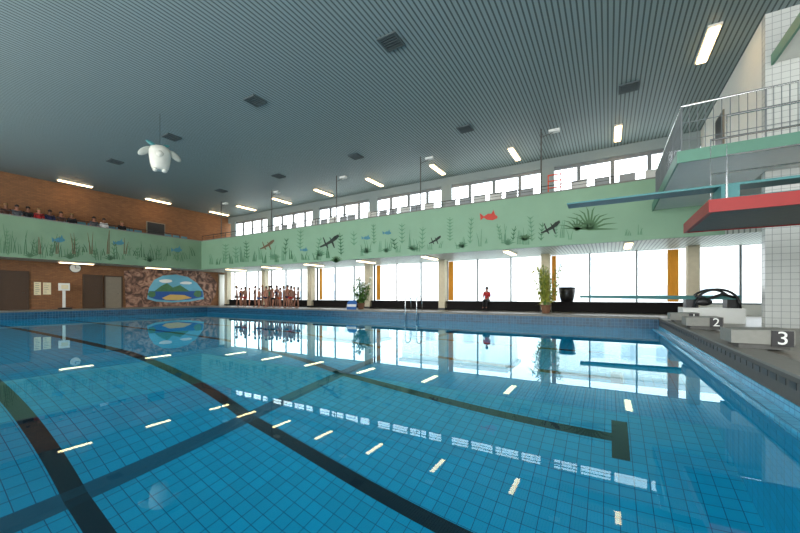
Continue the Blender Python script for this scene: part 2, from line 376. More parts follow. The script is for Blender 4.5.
# ---------------------------------------------------------------- mural on back wall
XM = XB+.02
mu = thing('wall_mural', 'arched painted mural of sea and hills in a rough brown rock surround on brick wall', 'mural')
def xp(pts, k=0): return [onX(x, y, XM+k) for x, y in pts]
def blob(cx, cy, rx, ry, n=28, jit=.08):
    return [(cx+rx*math.cos(2*PI*i/n)*(1+random.uniform(-jit, jit)), cy+ry*math.sin(2*PI*i/n)*(1+random.uniform(-jit, jit))) for i in range(n)]
MB().poly(xp([(124, 271), (136, 268.5), (160, 267), (190, 268.5), (210, 274), (217, 283), (216, 294), (210, 305), (170, 306.5), (126, 307)])).build('rock_border', M['p_rock'], mu)
MB().poly(xp([(147, 299), (149, 288), (154, 280), (163, 275.5), (176, 274.5), (188, 277), (197, 283), (203, 291), (204, 299), (190, 301.5), (172, 302.5), (156, 301.5)], .014)).build('painted_sky', M['p_sky'], mu)
MB().poly(xp(blob(166, 281, 7, 1.8, 12, .15), .0155)).build('painted_cloud', M['white'], mu)
MB().poly(xp(blob(186, 283, 6, 1.4, 12, .15), .0155)).build('painted_cloud', M['white'], mu)
MB().poly(xp([(149, 291), (202.5, 291), (203, 297), (190, 299.5), (172, 301), (156, 299.5), (148.5, 297)], .017)).build('painted_sea', M['p_sea'], mu)
MB().poly(xp([(154, 291.5), (161, 286), (167, 283), (173, 287.5), (180, 285), (190, 291.5)], .02)).build('painted_hill', M['p_hill'], mu)
MB().poly(xp([(162, 298), (170, 294.5), (184, 295), (192, 298), (178, 300.3), (166, 300)], .023)).build('painted_sand', M['p_sand'], mu)
MB().poly(xp(blob(152, 294, 4, 3, 12, .2), .025)).build('painted_bush', M['p_hill'], mu)
MB().poly(xp(blob(198, 294, 4, 3.4, 12, .2), .025)).build('painted_bush', M['p_hill'], mu)
# ---------------------------------------------------------------- doors in the brick wall
def wdoor(n, x0, x1, ytop, m, fm='doorg'):
    a = onX(x0, 300, XB); b = onX(x1, 300, XB); zt = onX((x0+x1)/2, ytop, XB).z
    fr = MB(); fr.box(XB, XB+.08, a.y-.08, a.y, DK, zt+.08); fr.box(XB, XB+.08, b.y, b.y+.08, DK, zt+.08); fr.box(XB, XB+.08, a.y, b.y, zt, zt+.08)
    d = struct('door_%d' % n, fr, M[fm])
    MB().box(XB, XB+.05, a.y, b.y, DK, zt).build('door_leaf', m, d)
    MB().tube([(XB+.05, b.y-.12, 1.4), (XB+.1, b.y-.12, 1.4), (XB+.1, b.y-.24, 1.4)], .012).build('door_handle', M['metal'], d)
wdoor(1, 1, 27, 272, M['door'], 'door'); wdoor(2, 84, 101, 276, M['door'], 'door'); wdoor(3, 105, 121, 277, M['doorg'], 'door'); wdoor(5, 219, 230, 275, M['white'])
# ---------------------------------------------------------------- notices, clock, scale
for i, (x0, x1, y0, y1) in enumerate(((34, 41, 282, 295), (43, 51, 282.5, 294.5))):
    a = onX(x0, y0, XB+.01); b = onX(x1, y1, XB+.01)
    n = thing('notice', ('left' if i == 0 else 'right')+' paper notice with lines of print on brick wall', 'notice', group='paper notices on the brick wall')
    MB().box(XB+.001, XB+.01, a.y, b.y, b.z, a.z).build('sheet', M['paper'], n)
    for k in range(6):
        z = a.z-.08-(a.z-b.z-.14)*k/5.5; MB().box(XB+.01, XB+.013, a.y+.05, b.y-.05-random.uniform(0, .15), z-.02, z).build('print_line', M['c_grey'], n)
c = onX(75, 268, XB); ck = thing('wall_clock', 'round white clock on the brick wall under the gallery', 'clock', (XB, c.y, c.z))
def disc(r, d0, d1, n=24):
    m = MB(); vs = [(d, r*math.cos(2*PI*j/n), r*math.sin(2*PI*j/n)) for d in (d0, d1) for j in range(n)]
    m.add(vs, [(j, (j+1) % n, n+(j+1) % n, n+j) for j in range(n)]+[tuple(range(n))[::-1], tuple(range(n, 2*n))]); return m
disc(.30, 0, .05).build('case', M['dark'], ck); disc(.27, .05, .06).build('dial', M['white'], ck)
MB().box(.06, .07, -.012, .012, 0, .16).build('hand', M['black'], ck); MB().box(.06, .07, 0, .2, -.012, .012).build('hand', M['black'], ck)
s = onX(65, 300, -28.9); sc_ = thing('weighing_scale', 'white upright weighing scale with box head by the brick wall', 'scale', (-28.9, s.y, DK))
MB().box(-.3, .3, -.25, .25, 0, .1).build('platform', M['dark'], sc_); MB().box(-.22, -.12, -.06, .06, .1, 1.15).build('post', M['white'], sc_)
MB().box(-.26, -.04, -.24, .24, 1.15, 1.6).build('head', M['white'], sc_); MB().box(-.04, -.03, -.16, .16, 1.25, 1.5).build('dial', M['paper'], sc_)
# ---------------------------------------------------------------- windows and columns
colX = [3.05, -2.7, -8.3, -13.6, -18.8, -23.9, -28.8]
for i, x in enumerate(colX):
    t = thing('column', '%s square column along the window wall, counted from the diving tower' % ORD[i], 'column', (x, 18.95, DK), group='columns along the window wall')
    MB().box(-.2, .2, -.2, .2, .12, SO-DK).build('shaft', M['cream'], t); MB().box(-.22, .22, -.22, .22, 0, .12).build('base', M['dark'], t)
def window(n, x0, x1, z0, z1, nm, w_=.06):
    fr = MB()
    for q in [x0+(x1-x0)*k/nm for k in range(nm+1)]: fr.box(q-w_/2, q+w_/2, YW+.06, YW+.16, z0, z1)
    fr.box(x0, x1, YW+.08, YW+.16, z0, z0+w_); fr.box(x0, x1, YW+.08, YW+.16, z1-w_, z1)
    o = struct('window_%d' % n, fr, M['frame'])
    MB().poly([(x0, YW+.12, z0), (x1, YW+.12, z0), (x1, YW+.12, z1), (x0, YW+.12, z1)]).build('window_glass', M['glass'], o)
ed = [7.95]+colX+[-29.55]; n = 1
for a, b in zip(ed[1:], ed): 
    if b-a > 1: window(n, a, b, .84, 3.36, 3, .07); n += 1
for a, b in zip(ed[1:], ed):
    if b-a > 1: window(n, a, b, UW0, UW1, 4, .16); n += 1
w = MB()
for x in colX: w.box(x-.32, x+.32, YW-.08, YW+.05, UW0, UW1)
struct('trim_7', w, M['lintel'])
for i, (a, b) in enumerate(zip(colX[1:], colX)):
    L = b-a-.46; t = thing('window_bench', '%s dark low bench under the windows, counted from the diving tower' % ORD[i], 'bench', ((a+b)/2, 19.15, DK), group='dark benches under the windows')
    MB().box(-L/2, L/2, -.27, .27, .42, .52).build('seat', M['bench'], t)
    MB().box(-L/2+.04, L/2-.04, -.24, -.21, .03, .42).build('front_panel', M['bench'], t)
    for sx in (-1, 1): MB().box(sx*(L/2-.1)-.04, sx*(L/2-.1)+.04, -.21, .2, 0, .42).build('leg', M['dark'], t)
def curtain(x, w_, label):
    m = MB(); n = 24; vs = []
    for z in (DK+.55, 3.25):
        for j in range(n+1): vs.append((x-w_/2+w_*j/n, 19.42+.03*math.sin(j*1.6), z))
    m.add(vs, [(j, j+1, n+2+j, n+1+j) for j in range(n)])
    tag(m.build('curtain', M['curtain'], None, True), label, 'curtain')
curtain(2.45, .40, 'yellow curtain hanging beside the column nearest the diving tower'); curtain(-8.0, .3, 'yellow curtain hanging beside the column behind the pool ladder'); curtain(-2.38, .2, 'narrow yellow curtain hanging behind the tall potted bamboo')
curtain(-13.15, .3, 'yellow curtain hanging beside the column right of the flowering plant'); curtain(-18.3, .26, 'yellow curtain hanging beside the column right of the swimmers')
# ---------------------------------------------------------------- lamps
def make_lamp(name, tm):
    t = thing(name, 'x', 'lamp')
    MB().box(-.15, .15, -.85, .85, -.06, 0).build('housing', M['lampw'], t)
    MB().box(-.11, .11, -.8, .8, -.10, -.06).build('diffuser', tm, t); return t
L0 = make_lamp('ceiling_lamp', M['tube'])
cl = [(.36, 17.9), (-4.0, 17.9), (-8.15, 17.9), (-12.4, 17.9), (-16.6, 17.9), (-20.7, 17.9), (-24.8, 17.9), (-28.4, 17.9)]
for i, (x, y) in enumerate(cl):
    lb = '%s tube lamp of the ceiling row over the window gallery, from the right' % ORD[i]
    if i == 0: L0.location = (x, y, CE); L0['label'] = lb; L0['group'] = 'ceiling tube lamps'
    else: dup(L0, (x, y, CE), 0, lb)
dup(L0, (-28.6, 8.6, CE), 0, 'leftmost tube lamp high on the brick wall above the back gallery')
dup(L0, (-28.6, 13.3, CE), 0, 'tube lamp above back gallery, right of the leftmost one')
dup(L0, (2.4, 12.9, CE), 0, 'largest looking tube lamp at top right by the white upper wall')
S0 = make_lamp('soffit_lamp', M['tube_s'])
S0.location = (.7, 17.0, SO); S0['label'] = 'first tube lamp under the gallery, nearest the diving tower'; S0['group'] = 'tube lamps under the gallery'
for i, x in enumerate([-4.0, -8.2, -12.4, -16.6, -20.7, -24.8]): dup(S0, (x, 17.0, SO), 0, '%s tube lamp under the window gallery, counted from the diving tower' % ORD[i+1])
dup(S0, (-28.4, 8.6, SO), 0, 'tube lamp under the back gallery above the clock'); dup(S0, (-28.4, 13.2, SO), 0, 'tube lamp under the back gallery above the mural')
# vents
V0 = thing('ceiling_vent', 'x', 'vent')
q = MB(); A = .29; B = .235
for a, b_ in (((-A, A), (-A, -B)), ((-A, A), (B, A)), ((-A, -B), (-B, B)), ((B, A), (-B, B))): q.box(a[0], a[1], b_[0], b_[1], -.05, 0)
q.build('frame', M['vent'], V0)
q = MB()
for k in range(5): q.box(-B, B, -.2+k*.09, -.165+k*.09, -.045, -.01)
q.build('louvre', M['vent'], V0); MB().box(-B, B, -B, B, -.008, 0).build('duct_opening', M['duct'], V0)
vi = 0
for row, y in (('near', 8.3), ('far', 14.2)):
    for i, x in enumerate([.6, -5.2, -11, -16.7, -22.3]):
        if row == 'near' and i == 0: continue
        lb = '%s dark square ceiling vent of the %s row, counted from the right' % (ORD[i-(1 if row == 'near' else 0)], row)
        if vi == 0: V0.location = (x, y, CE); V0['label'] = lb; V0['group'] = 'square ceiling vents'
        else: dup(V0, (x, y, CE), 0, lb)
        vi += 1
# gallery posts
P0 = None
for i, x in enumerate([-2.45, -8.2, -13.75, -19.4, -25.0]):
    lb = '%s thin steel post from gallery parapet to ceiling, counted from the diving tower' % ORD[i]
    if P0 is None:
        P0 = thing('gallery_post', lb, 'post', (x, GY+.11, PT+.05), group='posts on the gallery parapet'); H = CE-PT-.05
        MB().tube([(0, 0, 0), (0, 0, H)], .03).build('pole', M['conc_d'], P0)
        MB().box(-.04, .04, -.035, .035, 0, .02).build('foot_plate', M['conc_d'], P0)
        MB().tube([(0, 0, H-.35), (.45, 0, H-.25)], .015).build('arm', M['conc_d'], P0)
        MB().box(.3, .72, -.1, .1, H-.25, H-.14).build('box_light', M['white'], P0)
    else: dup(P0, (x, GY+.11, PT+.05), 0, lb)
def rail(name, label, pts_posts, h, m, mid=(), r=.02, base=(0, 0, 0)):
    t = thing(name, label, 'railing')
    up = [Vector(p)+Vector((0, 0, h)) for p in pts_posts]
    MB().tube(up, r*1.3).build('top_rail', m, t)
    for q in mid: MB().tube([Vector(p)+Vector((0, 0, q)) for p in pts_posts], r*.6).build('mid_rail', m, t)
    for p in pts_posts: MB().tube([p, Vector(p)+Vector((0, 0, h))], r, 6).build('post', m, t)
    return t
rail('guard_rail', 'black guard rail on top of window gallery parapet, left end', [(GX+.1+k*1.5, GY+.0, PT+.05) for k in range(11)], .34, M['dark'], (.17,), .018)
rail('guard_rail', 'slim dark guard rail on top of window gallery parapet, right part', [(-11.2+k*1.42, GY+.0, PT+.05) for k in range(9)], .26, M['dark'], (.13,), .014)
rail('guard_rail', 'black guard rail on top of the back gallery parapet', [(GX-.06, 3+k*1.6, PT+.05) for k in range(8)], .22, M['dark'], (), .014)
rf = thing('red_frame', 'small orange red metal frame standing on the window gallery beside a post', 'frame', (-2.15, 17.75, TI))
for x in (-.27, .27): MB().box(x-.025, x+.025, -.025, .025, 0, 1.25).build('upright', M['orange'], rf)
for z in (.6, .92, 1.2): MB().box(-.245, .245, -.02, .02, z, z+.05).build('crossbar', M['orange'], rf)
# ---------------------------------------------------------------- chairs
def make_chair(m, name='gallery_chair', bw=.23, bt=.92):
    t = thing(name, 'x', 'chair')
    MB().box(-.23, .23, -.22, .2, .42, .46).build('seat', m, t)
    q = MB(); n = 6
    for k in range(n):
        a = -bw+2*bw*k/n; b_ = -bw+2*bw*(k+1)/n; c0 = .2+.04*math.cos((a)/bw*1.2); c1 = .2+.04*math.cos(b_/bw*1.2)
        q.add([(a, c0, .55), (b_, c1, .55), (b_, c1+.06, bt), (a, c0+.06, bt), (a, c0+.03, .55), (b_, c1+.03, .55), (b_, c1+.09, bt), (a, c0+.09, bt)], [(0, 1, 2, 3), (5, 4, 7, 6), (3, 2, 6, 7), (1, 0, 4, 5)])
    q.build('backrest', m, t)
    for x in (-.2, .2):
        MB().tube([(x, -.2, 0), (x, -.18, .42)], .013, 6).build('leg', M['dark'], t); MB().tube([(x, .22, 0), (x, .2, .42), (x, .25, .6)], .013, 6).build('leg', M['dark'], t)
    return t
C0 = make_chair(M['chair_g'], bw=.30, bt=.98); C1 = make_chair(M['chair_w'], bw=.32, bt=1.02)
xs = [2.5, 1.7, .7, -.25, -1.2, -3.5, -4.3, -5.1, -5.95, -6.8, -7.6, -9.0, -9.8, -10.6, -11.4, -12.2, -13.0, -14.6, -15.4, -16.3, -17.1, -18.0, -20, -21, -22]
used = {0: False, 1: False}
for i, x in enumerate(xs):
    w1 = i in (1, 4, 7, 8, 11, 13, 16, 19, 21, 24); src = C1 if w1 else C0
    lb = '%s gallery chair from the right before the upper windows, %s' % (ORD[i], 'pale white back' if w1 else 'grey back')
    L_ = (x, 18.2+random.uniform(-.08, .08), TI); r_ = random.uniform(-.15, .15)
    if not used[w1]: src.location = L_; src['label'] = lb; src['group'] = 'chairs on the window gallery'; used[w1] = True
    else: dup(src, L_, r_, lb)
# ---------------------------------------------------------------- people
_cache = {}
def skinned(key, J, E, root, m, sub=1):
    if key in _cache: return _cache[key]
    names = list(J); me = bpy.data.meshes.new(key); me.from_pydata([J[k][0] for k in names], [(names.index(a), names.index(b)) for a, b in E], []); me.update()
    o = bpy.data.objects.new(key, me); COL.objects.link(o)
    o.modifiers.new('s', 'SKIN'); sv = me.skin_vertices[0].data
    for i, k in enumerate(names):
        r = J[k][1]; sv[i].radius = (r, r) if isinstance(r, (int, float)) else r; sv[i].use_root = (k == root)
    sb = o.modifiers.new('d', 'SUBSURF'); sb.levels = sub; sb.render_levels = sub
    dg = bpy.context.evaluated_depsgraph_get(); dg.update()
    ne = bpy.data.meshes.new_from_object(o.evaluated_get(dg)); ne.name = key
    for p_ in ne.polygons: p_.use_smooth = True
    bpy.data.objects.remove(o); _cache[key] = ne
    return ne
def body(pose):
    J = {}; E = []
    sit = pose == 'sit'
    dz = -.19 if sit else 0
    J['pel'] = ((0, 0, .52+dz), (.085, .06)); J['sp'] = ((0, .005, .63+dz), (.07, .05)); J['ch'] = ((0, 0, .745+dz), (.09, .058)); J['nk'] = ((0, .005, .825+dz), .028)
    J['h0'] = ((0, -.008, .875+dz), .043); J['h1'] = ((0, 0, .94+dz), .052)
    E += [('pel', 'sp'), ('sp', 'ch'), ('ch', 'nk'), ('nk', 'h0'), ('h0', 'h1')]
    arms = {'stand': (((.13, .01, .63), (.14, -.02, .49)), ((.13, .01, .63), (.14, -.02, .49))),
            'cross': (((.13, -.01, .64), (.03, -.1, .66)), ((.13, -.01, .64), (.02, -.09, .62))),
            'hip': (((.18, .03, .65), (.1, -.02, .55)), ((.13, .01, .63), (.14, -.02, .49))),
            'wave': (((.16, -.02, .88), (.13, -.04, 1.0)), ((.13, .01, .63), (.14, -.02, .49))),
            'sit': (((.12, -.02, .63), (.07, -.14, .56)), ((.12, -.02, .63), (.07, -.14, .56)))}[pose]
    for sgn, nm, (el, wr) in ((-1, 'l', arms[0]), (1, 'r', arms[1])):
        el = (sgn*el[0], el[1], el[2]+dz); wr = (sgn*wr[0], wr[1], wr[2]+dz)
        d = (Vector(wr)-Vector(el)).normalized(); hd = Vector(wr)+d*.03
        J['s'+nm] = ((sgn*.098, .005, .785+dz), .034); J['e'+nm] = (el, .023); J['w'+nm] = (wr, .015); J['hd'+nm] = (tuple(hd), .017)
        E += [('ch', 's'+nm), ('s'+nm, 'e'+nm), ('e'+nm, 'w'+nm), ('w'+nm, 'hd'+nm)]
        side = d.cross(Vector((1, 0, 0))).normalized()
        for k in range(4):
            J['f%d' % k+nm] = (tuple(hd+d*(.038-.004*abs(k-1.5))+side*(k-1.5)*.01), .0055); E.append(('hd'+nm, 'f%d' % k+nm))
        J['th'+nm] = (tuple(Vector(wr)+d*.035-side*.024), .006); E.append(('w'+nm, 'th'+nm))
        J['hip'+nm] = ((sgn*.048, 0, .475+dz), .056)
        if sit: kn = (sgn*.06, -.24, .285); an = (sgn*.06, -.235, .045)
        else: kn = (sgn*.055, -.008, .27); an = (sgn*.056, .01, .045)
        J['k'+nm] = (kn, .034); J['cf'+nm] = ((kn[0], (kn[1]+an[1])/2+.012, (kn[2]*.65+an[2]*.35)), .03); J['a'+nm] = (an, .02); J['t'+nm] = ((an[0]+sgn*.008, an[1]-.085, .017), (.022, .014))
        E += [('pel', 'hip'+nm), ('hip'+nm, 'k'+nm), ('k'+nm, 'cf'+nm), ('cf'+nm, 'a'+nm), ('a'+nm, 't'+nm)]
    return J, E
def person(pose, loc, rz, h, skinm, hairm, suit, suitm, label, group, suit2=None):
    J, E = body(pose); t = thing('person', label, 'person', loc, rz, group); t.scale = (h, h, h)
    dz = -.19 if pose == 'sit' else 0
    def part(nm, me, m, x=None):
        k = me.name+m.name
        if k not in _cache:
            c = me.copy(); c.materials.clear(); c.materials.append(m); _cache[k] = c
        o = bpy.data.objects.new(nm, _cache[k]); COL.objects.link(o); o.parent = t
        if x is not None: o.location.x = x
        return o
    part('body', skinned('body_'+pose, J, E, 'pel', skinm), skinm)
    def sub(keys, ex, grow):
        jj = {k: (J[k][0], tuple(r+grow for r in J[k][1]) if isinstance(J[k][1], tuple) else J[k][1]+grow) for k in keys}
        jj.update(ex); return jj
    if suit == 'trunks':
        jj = sub(['pel', 'hipl', 'hipr'], {'ql': ((-.051, -.003, .39), .053), 'qr': ((.051, -.003, .39), .053)}, .008)
        part('swim_trunks', skinned('trunks_'+pose, jj, [('pel', 'hipl'), ('pel', 'hipr'), ('hipl', 'ql'), ('hipr', 'qr')], 'pel', suitm), suitm)
    elif suit == 'swimsuit':
        jj = sub(['pel', 'sp', 'ch', 'hipl', 'hipr'], {}, .007)
        part('swimsuit', skinned('suit_'+pose, jj, [('pel', 'sp'), ('sp', 'ch'), ('pel', 'hipl'), ('pel', 'hipr')], 'pel', suitm), suitm)
    else:
        jj = sub(['pel', 'sp', 'ch', 'sl', 'sr', 'el', 'er'], {}, .009)
        part('shirt', skinned('shirt_'+pose, jj, [('pel', 'sp'), ('sp', 'ch'), ('ch', 'sl'), ('ch', 'sr'), ('sl', 'el'), ('sr', 'er')], 'pel', suitm), suitm)
        ks = ['pel', 'hipl', 'hipr', 'kl', 'kr', 'cfl', 'cfr', 'al', 'ar']
        part('trousers', skinned('trousers_'+pose, sub(ks, {}, .008), [('pel', 'hipl'), ('pel', 'hipr'), ('hipl', 'kl'), ('hipr', 'kr'), ('kl', 'cfl'), ('kr', 'cfr'), ('cfl', 'al'), ('cfr', 'ar')], 'pel', suit2 or M['c_navy']), suit2 or M['c_navy'])
    kh = 'hair%g' % dz
    if kh not in _cache:
        m = MB(); m.ell((0, .014, .955+dz), (.056, .056, .052)); m.ell((0, .035, .915+dz), (.045, .03, .05)); _cache[kh] = m.mesh(kh, M['hair_d'], True)
        _cache['eye%g' % dz] = MB().ell((0, -.047, .925+dz), (.008, .006, .005), 8, 5).mesh('eye%g' % dz, M['eye'], True)
        _cache['nose%g' % dz] = MB().ell((0, -.054, .905+dz), (.008, .012, .012), 8, 5).mesh('nose%g' % dz, M['skin'], True)
        _cache['ear%g' % dz] = MB().ell((0, .002, .912+dz), (.006, .011, .016), 8, 5).mesh('ear%g' % dz, M['skin'], True)
    part('hair', _cache[kh], hairm); part('nose', _cache['nose%g' % dz], skinm)
    for sx in (-1, 1): part('eye', _cache['eye%g' % dz], M['eye'], sx*.019); part('ear', _cache['ear%g' % dz], skinm, sx*.051)
    return t
kids = [(237, 16.6, 'stand', 'trunks', 'c_black', 1.6), (241, 17.4, 'hip', 'swimsuit', 'c_navy', 1.5), (245, 16.4, 'stand', 'trunks', 'c_red', 1.5), (249.5, 17.5, 'stand', 'swimsuit', 'c_black', 1.5), (255, 16.9, 'cross', 'swimsuit', 'c_black', 1.6), (259, 16.2, 'stand', 'trunks', 'c_blue', 1.4), (262.5, 17.5, 'cross', 'swimsuit', 'c_red', 1.65),
        (266, 16.4, 'hip', 'trunks', 'c_navy', 1.5), (269.5, 17.2, 'stand', 'swimsuit', 'c_green', 1.6), (273, 16.2, 'cross', 'trunks', 'c_black', 1.35), (276.5, 17.4, 'stand', 'swimsuit', 'c_navy', 1.6), (280, 16.7, 'wave', 'trunks', 'c_orange', 1.4), (284, 16.2, 'stand', 'swimsuit', 'c_black', 1.5), (287.5, 17.4, 'stand', 'trunks', 'c_navy', 1.6), (291, 16.5, 'hip', 'trunks', 'c_red', 1.5), (294.5, 17.1, 'cross', 'swimsuit', 'c_blue', 1.45), (298, 16.4, 'stand', 'trunks', 'c_black', 1.4)]
cn = dict(c_black='black', c_navy='navy', c_red='red', c_blue='blue', c_pink='pink', c_orange='orange', c_green='green', c_brown='brown', c_grey='grey', c_white='white')
pn = dict(stand='arms hanging', hip='one hand on hip', cross='arms folded', wave='one arm raised')
for i, (x, Y, pose, su, c, h) in enumerate(kids):
    p = onY(x, 300, Y)
    person(pose, (p.x, Y, DK), random.uniform(-.6, .6) if i % 3 else 2.6, h, M['skin'] if i % 2 else M['skin2'], M['hair_d'] if i % 3 else M['hair_b'], su, M[c],
           '%s swimmer from the left in poolside group, %s %s, %s' % (ORD[i], cn[c], su, pn[pose]), 'swimmers standing on the far deck')
person('sit', (onY(486, 300, 18.8).x, 18.95, DK+.135), 0, 1.45, M['skin'], M['hair_d'], 'shirt', M['c_red'], 'person in red top sitting on the dark bench under the windows', None, M['c_black'])
ppl = [(6, 'c_brown'), (17, 'c_grey'), (28, 'c_black'), (39, 'c_red'), (50, 'c_navy'), (61, 'c_brown'), (72, 'c_black'), (94, 'c_grey'), (104, 'c_white'), (122, 'c_black')]
T0 = make_chair(M['chair_t'])
for i, x in enumerate([6, 17, 28, 39, 50, 61, 72, 83, 94, 104, 113, 122, 131, 140, 170, 178, 186]):
    y = onX(x, 220, -28.6).y
    lb = '%s teal seat behind the back gallery parapet, counted from the left' % ORD[i]
    if i == 0: T0.location = (-28.6, y, 5.0); T0.rotation_euler.z = PI/2; T0['label'] = lb; T0['group'] = 'teal seats on the back gallery'
    else: dup(T0, (-28.6, y, 5.0), PI/2, lb)
for i, (x, c) in enumerate(ppl):
    y = onX(x, 220, -28.6).y
    person('sit', (-28.6, y, 5.0), PI/2, 1.66, M['skin'] if i % 2 else M['skin2'], M['hair_d'] if i % 3 else M['hair_b'], 'shirt', M[c], '%s spectator from the left seated on back gallery, %s top' % (ORD[i], cn[c]), 'spectators on the back gallery')
a = onX(147, 222, XB); b_ = onX(164, 236, XB)
dd = struct('door_4', MB().box(XB, XB+.06, a.y-.06, b_.y+.06, GF+.47, a.z+.06), M['doorg']); MB().box(XB+.06, XB+.07, a.y, b_.y, GF+.5, a.z).build('door_leaf', M['dark'], dd)
# ---------------------------------------------------------------- plants, tub, float
def plant(x, Y, h, label, lm, r, nst, flowers=False, z0=.25, nl=60):
    t = thing('potted_plant', label, 'plant', (x, Y, DK))
    MB().lathe([(.16, 0), (.22, .32), (.25, .34), (.25, .38), (.2, .38), (.19, .33)], n=18).build('pot', M['pot'], t)
    MB().lathe([(.001, .3), (.19, .33)], n=18).build('soil', M['bench'], t)
    sm = MB(); lf = MB(); fl = MB()
    for k in range(nst):
        a = random.uniform(0, 2*PI); R = random.uniform(.05, r); top = Vector((R*math.cos(a), R*math.sin(a), h*random.uniform(.6, 1)))
        pts = [Vector((.05*math.cos(a), .05*math.sin(a), .3)), Vector((top.x*.6, top.y*.6, top.z*.5)), top]; sm.tube(pts, .011, 5)
        for j in range(nl):
            q = random.uniform(z0, 1); c = pts[0].lerp(pts[1], q*2) if q < .5 else pts[1].lerp(pts[2], q*2-1)
            b = random.uniform(0, 2*PI); d = Vector((math.cos(b), math.sin(b), random.uniform(-.8, .4))); L = random.uniform(.16, .34)
            s_ = d.cross(Vector((0, 0, 1))).normalized()*.036; e = c+d*L
            lf.add([c, c+d*L*.4+s_, e, c+d*L*.4-s_], [(0, 1, 2, 3)])
        if flowers: fl.ell(top, (.09, .09, .06), 8, 5)
    sm.build('stems', M['leaf'], t); lf.build('foliage', lm, t)
    if flowers: fl.build('blossoms', M['petal'], t)
plant(onY(546, 300, 17.8).x, 17.8, 2.4, 'tall potted bamboo with yellow green leaves in front of window column', M['leafy'], .75, 24)
plant(onY(361, 300, 17.4).x, 17.4, 2.0, 'leafy potted plant with white blossoms on the far deck', M['leaf'], .7, 18, True)
tb = thing('tub', 'black round tub standing on the dark bench right of the tall bamboo', 'tub', (onY(567, 300, 19.12).x, 19.12, DK+.52))
MB().lathe([(.26, 0), (.33, .25), (.36, .5), (.37, .68), (.34, .68), (.28, .3), (.2, .05)], n=24).build('bowl', M['black'], tb, True)
MB().lathe([(.36, .67), (.39, .67), (.39, .71), (.36, .71)], n=24).build('rim', M['dark'], tb, True)
fx = onY(351, 300, 16.2).x
ft = thing('swim_float', 'blue and white float board leaning by the flowering plant', 'float', (fx, 16.2, DK), .2)
q = MB(); q.add([(-.3, 0, 0), (.3, 0, 0), (.3, .12, .42), (.18, .15, .55), (-.18, .15, .55), (-.3, .12, .42), (-.3, .07, 0), (.3, .07, 0), (.3, .19, .42), (.18, .22, .55), (-.18, .22, .55), (-.3, .19, .42)], [(0, 1, 2, 3, 4, 5), (11, 10, 9, 8, 7, 6), (0, 6, 7, 1), (1, 7, 8, 2), (2, 8, 9, 3), (3, 9, 10, 4), (4, 10, 11, 5), (5, 11, 6, 0)])
q.build('board', M['c_blue'], ft); MB().add([(-.3, .047, .18), (.3, .047, .18), (.3, .09, .33), (-.3, .09, .33)], [(0, 1, 2, 3)]).build('white_stripe', M['c_white'], ft)
# ---------------------------------------------------------------- ladder
la = thing('pool_ladder', 'chrome handrail ladder at the far edge of the pool', 'ladder')
for x in (-8.85, -8.2):
    q = [(x, PY1-.12, -1.0), (x, PY1-.12, .6)]+[(x, PY1-.12+.3*(1-math.cos(a)), .95+.25*math.sin(a)) for a in [PI*k/8 for k in range(9)]]+[(x, PY1+.48, DK+.02)]
    MB().tube(q, .022).build('handrail', M['metal'], la, True)
for k in range(3): MB().box(-8.85, -8.2, PY1-.16, PY1-.08, -.25-.28*k, -.22-.28*k).build('rung', M['metal'], la)
# ---------------------------------------------------------------- starting blocks
def textmesh(s, size):
    cu = bpy.data.curves.new('t', 'FONT'); cu.body = s; cu.size = size; cu.align_x = 'CENTER'; cu.align_y = 'CENTER'; cu.extrude = .003
    o = bpy.data.objects.new('t', cu); COL.objects.link(o); dg = bpy.context.evaluated_depsgraph_get(); dg.update()
    me = bpy.data.meshes.new_from_object(o.evaluated_get(dg)); bpy.data.objects.remove(o); me.materials.clear(); me.materials.append(M['white']); return me
for num, yc in (('1', 13.15), ('2', 10.75), ('3', 7.25)):
    t = thing('starting_block', 'grey concrete starting block with number %s on a black plate' % num, 'starting block', (PX1, yc-.0, DK+.03), group='starting blocks')
    L = .62
    q = MB(); q.add([(-.04, -.3, .07), (L, -.3, .07), (L, .3, .07), (-.04, .3, .07), (-.04, -.3, .26), (L, -.3, .28), (L, .3, .28), (-.04, .3, .26)], [(3, 2, 1, 0), (4, 5, 6, 7), (0, 1, 5, 4), (1, 2, 6, 5), (2, 3, 7, 6), (3, 0, 4, 7)])
    q.build('top_slab', M['blockc'], t); MB().box(.05, L-.04, -.26, .26, 0, .07).build('pedestal', M['conc_d'], t)
    MB().box(L-.24, L-.02, -.325, -.3, .05, .27).build('number_plate', M['black'], t)
    o = bpy.data.objects.new('number', textmesh(num, .26)); COL.objects.link(o); o.parent = t; o.location = (L-.13, -.329, .16); o.rotation_euler = (PI/2, 0, 0)
# ---------------------------------------------------------------- diving tower
struct('wall_tower', MB().box(3.4, XR, 12.3, 12.55, DK, CE), M['wtile'])
struct('wall_upper_right', MB().box(3.4, 3.6, 12.55, YW, GF, CE), M['white'])
d6 = struct('door_6', MB().box(3.36, 3.4, 15.9, 16.9, TI-.2, 7.55), M['doorg']); MB().box(3.34, 3.36, 15.98, 16.82, TI-.2, 7.47).build('door_leaf', M['black'], d6)
up = thing('high_diving_platform', 'pale green high platform slab with steel railing beside the tiled tower', 'diving platform')
HX = 1.42
q = MB(); q.box(HX, 3.39, 10.4, 15.76, 4.33, GF); q.box(3.39, 6.5, 10.4, 12.29, 4.33, GF); q.build('slab', M['white'], up)
q = MB(); q.box(HX-.04, HX, 10.36, 15.76, 4.29, GF+.03); q.box(HX, 6.5, 10.36, 10.4, 4.29, GF+.03); q.build('fascia', M['gslab'], up)
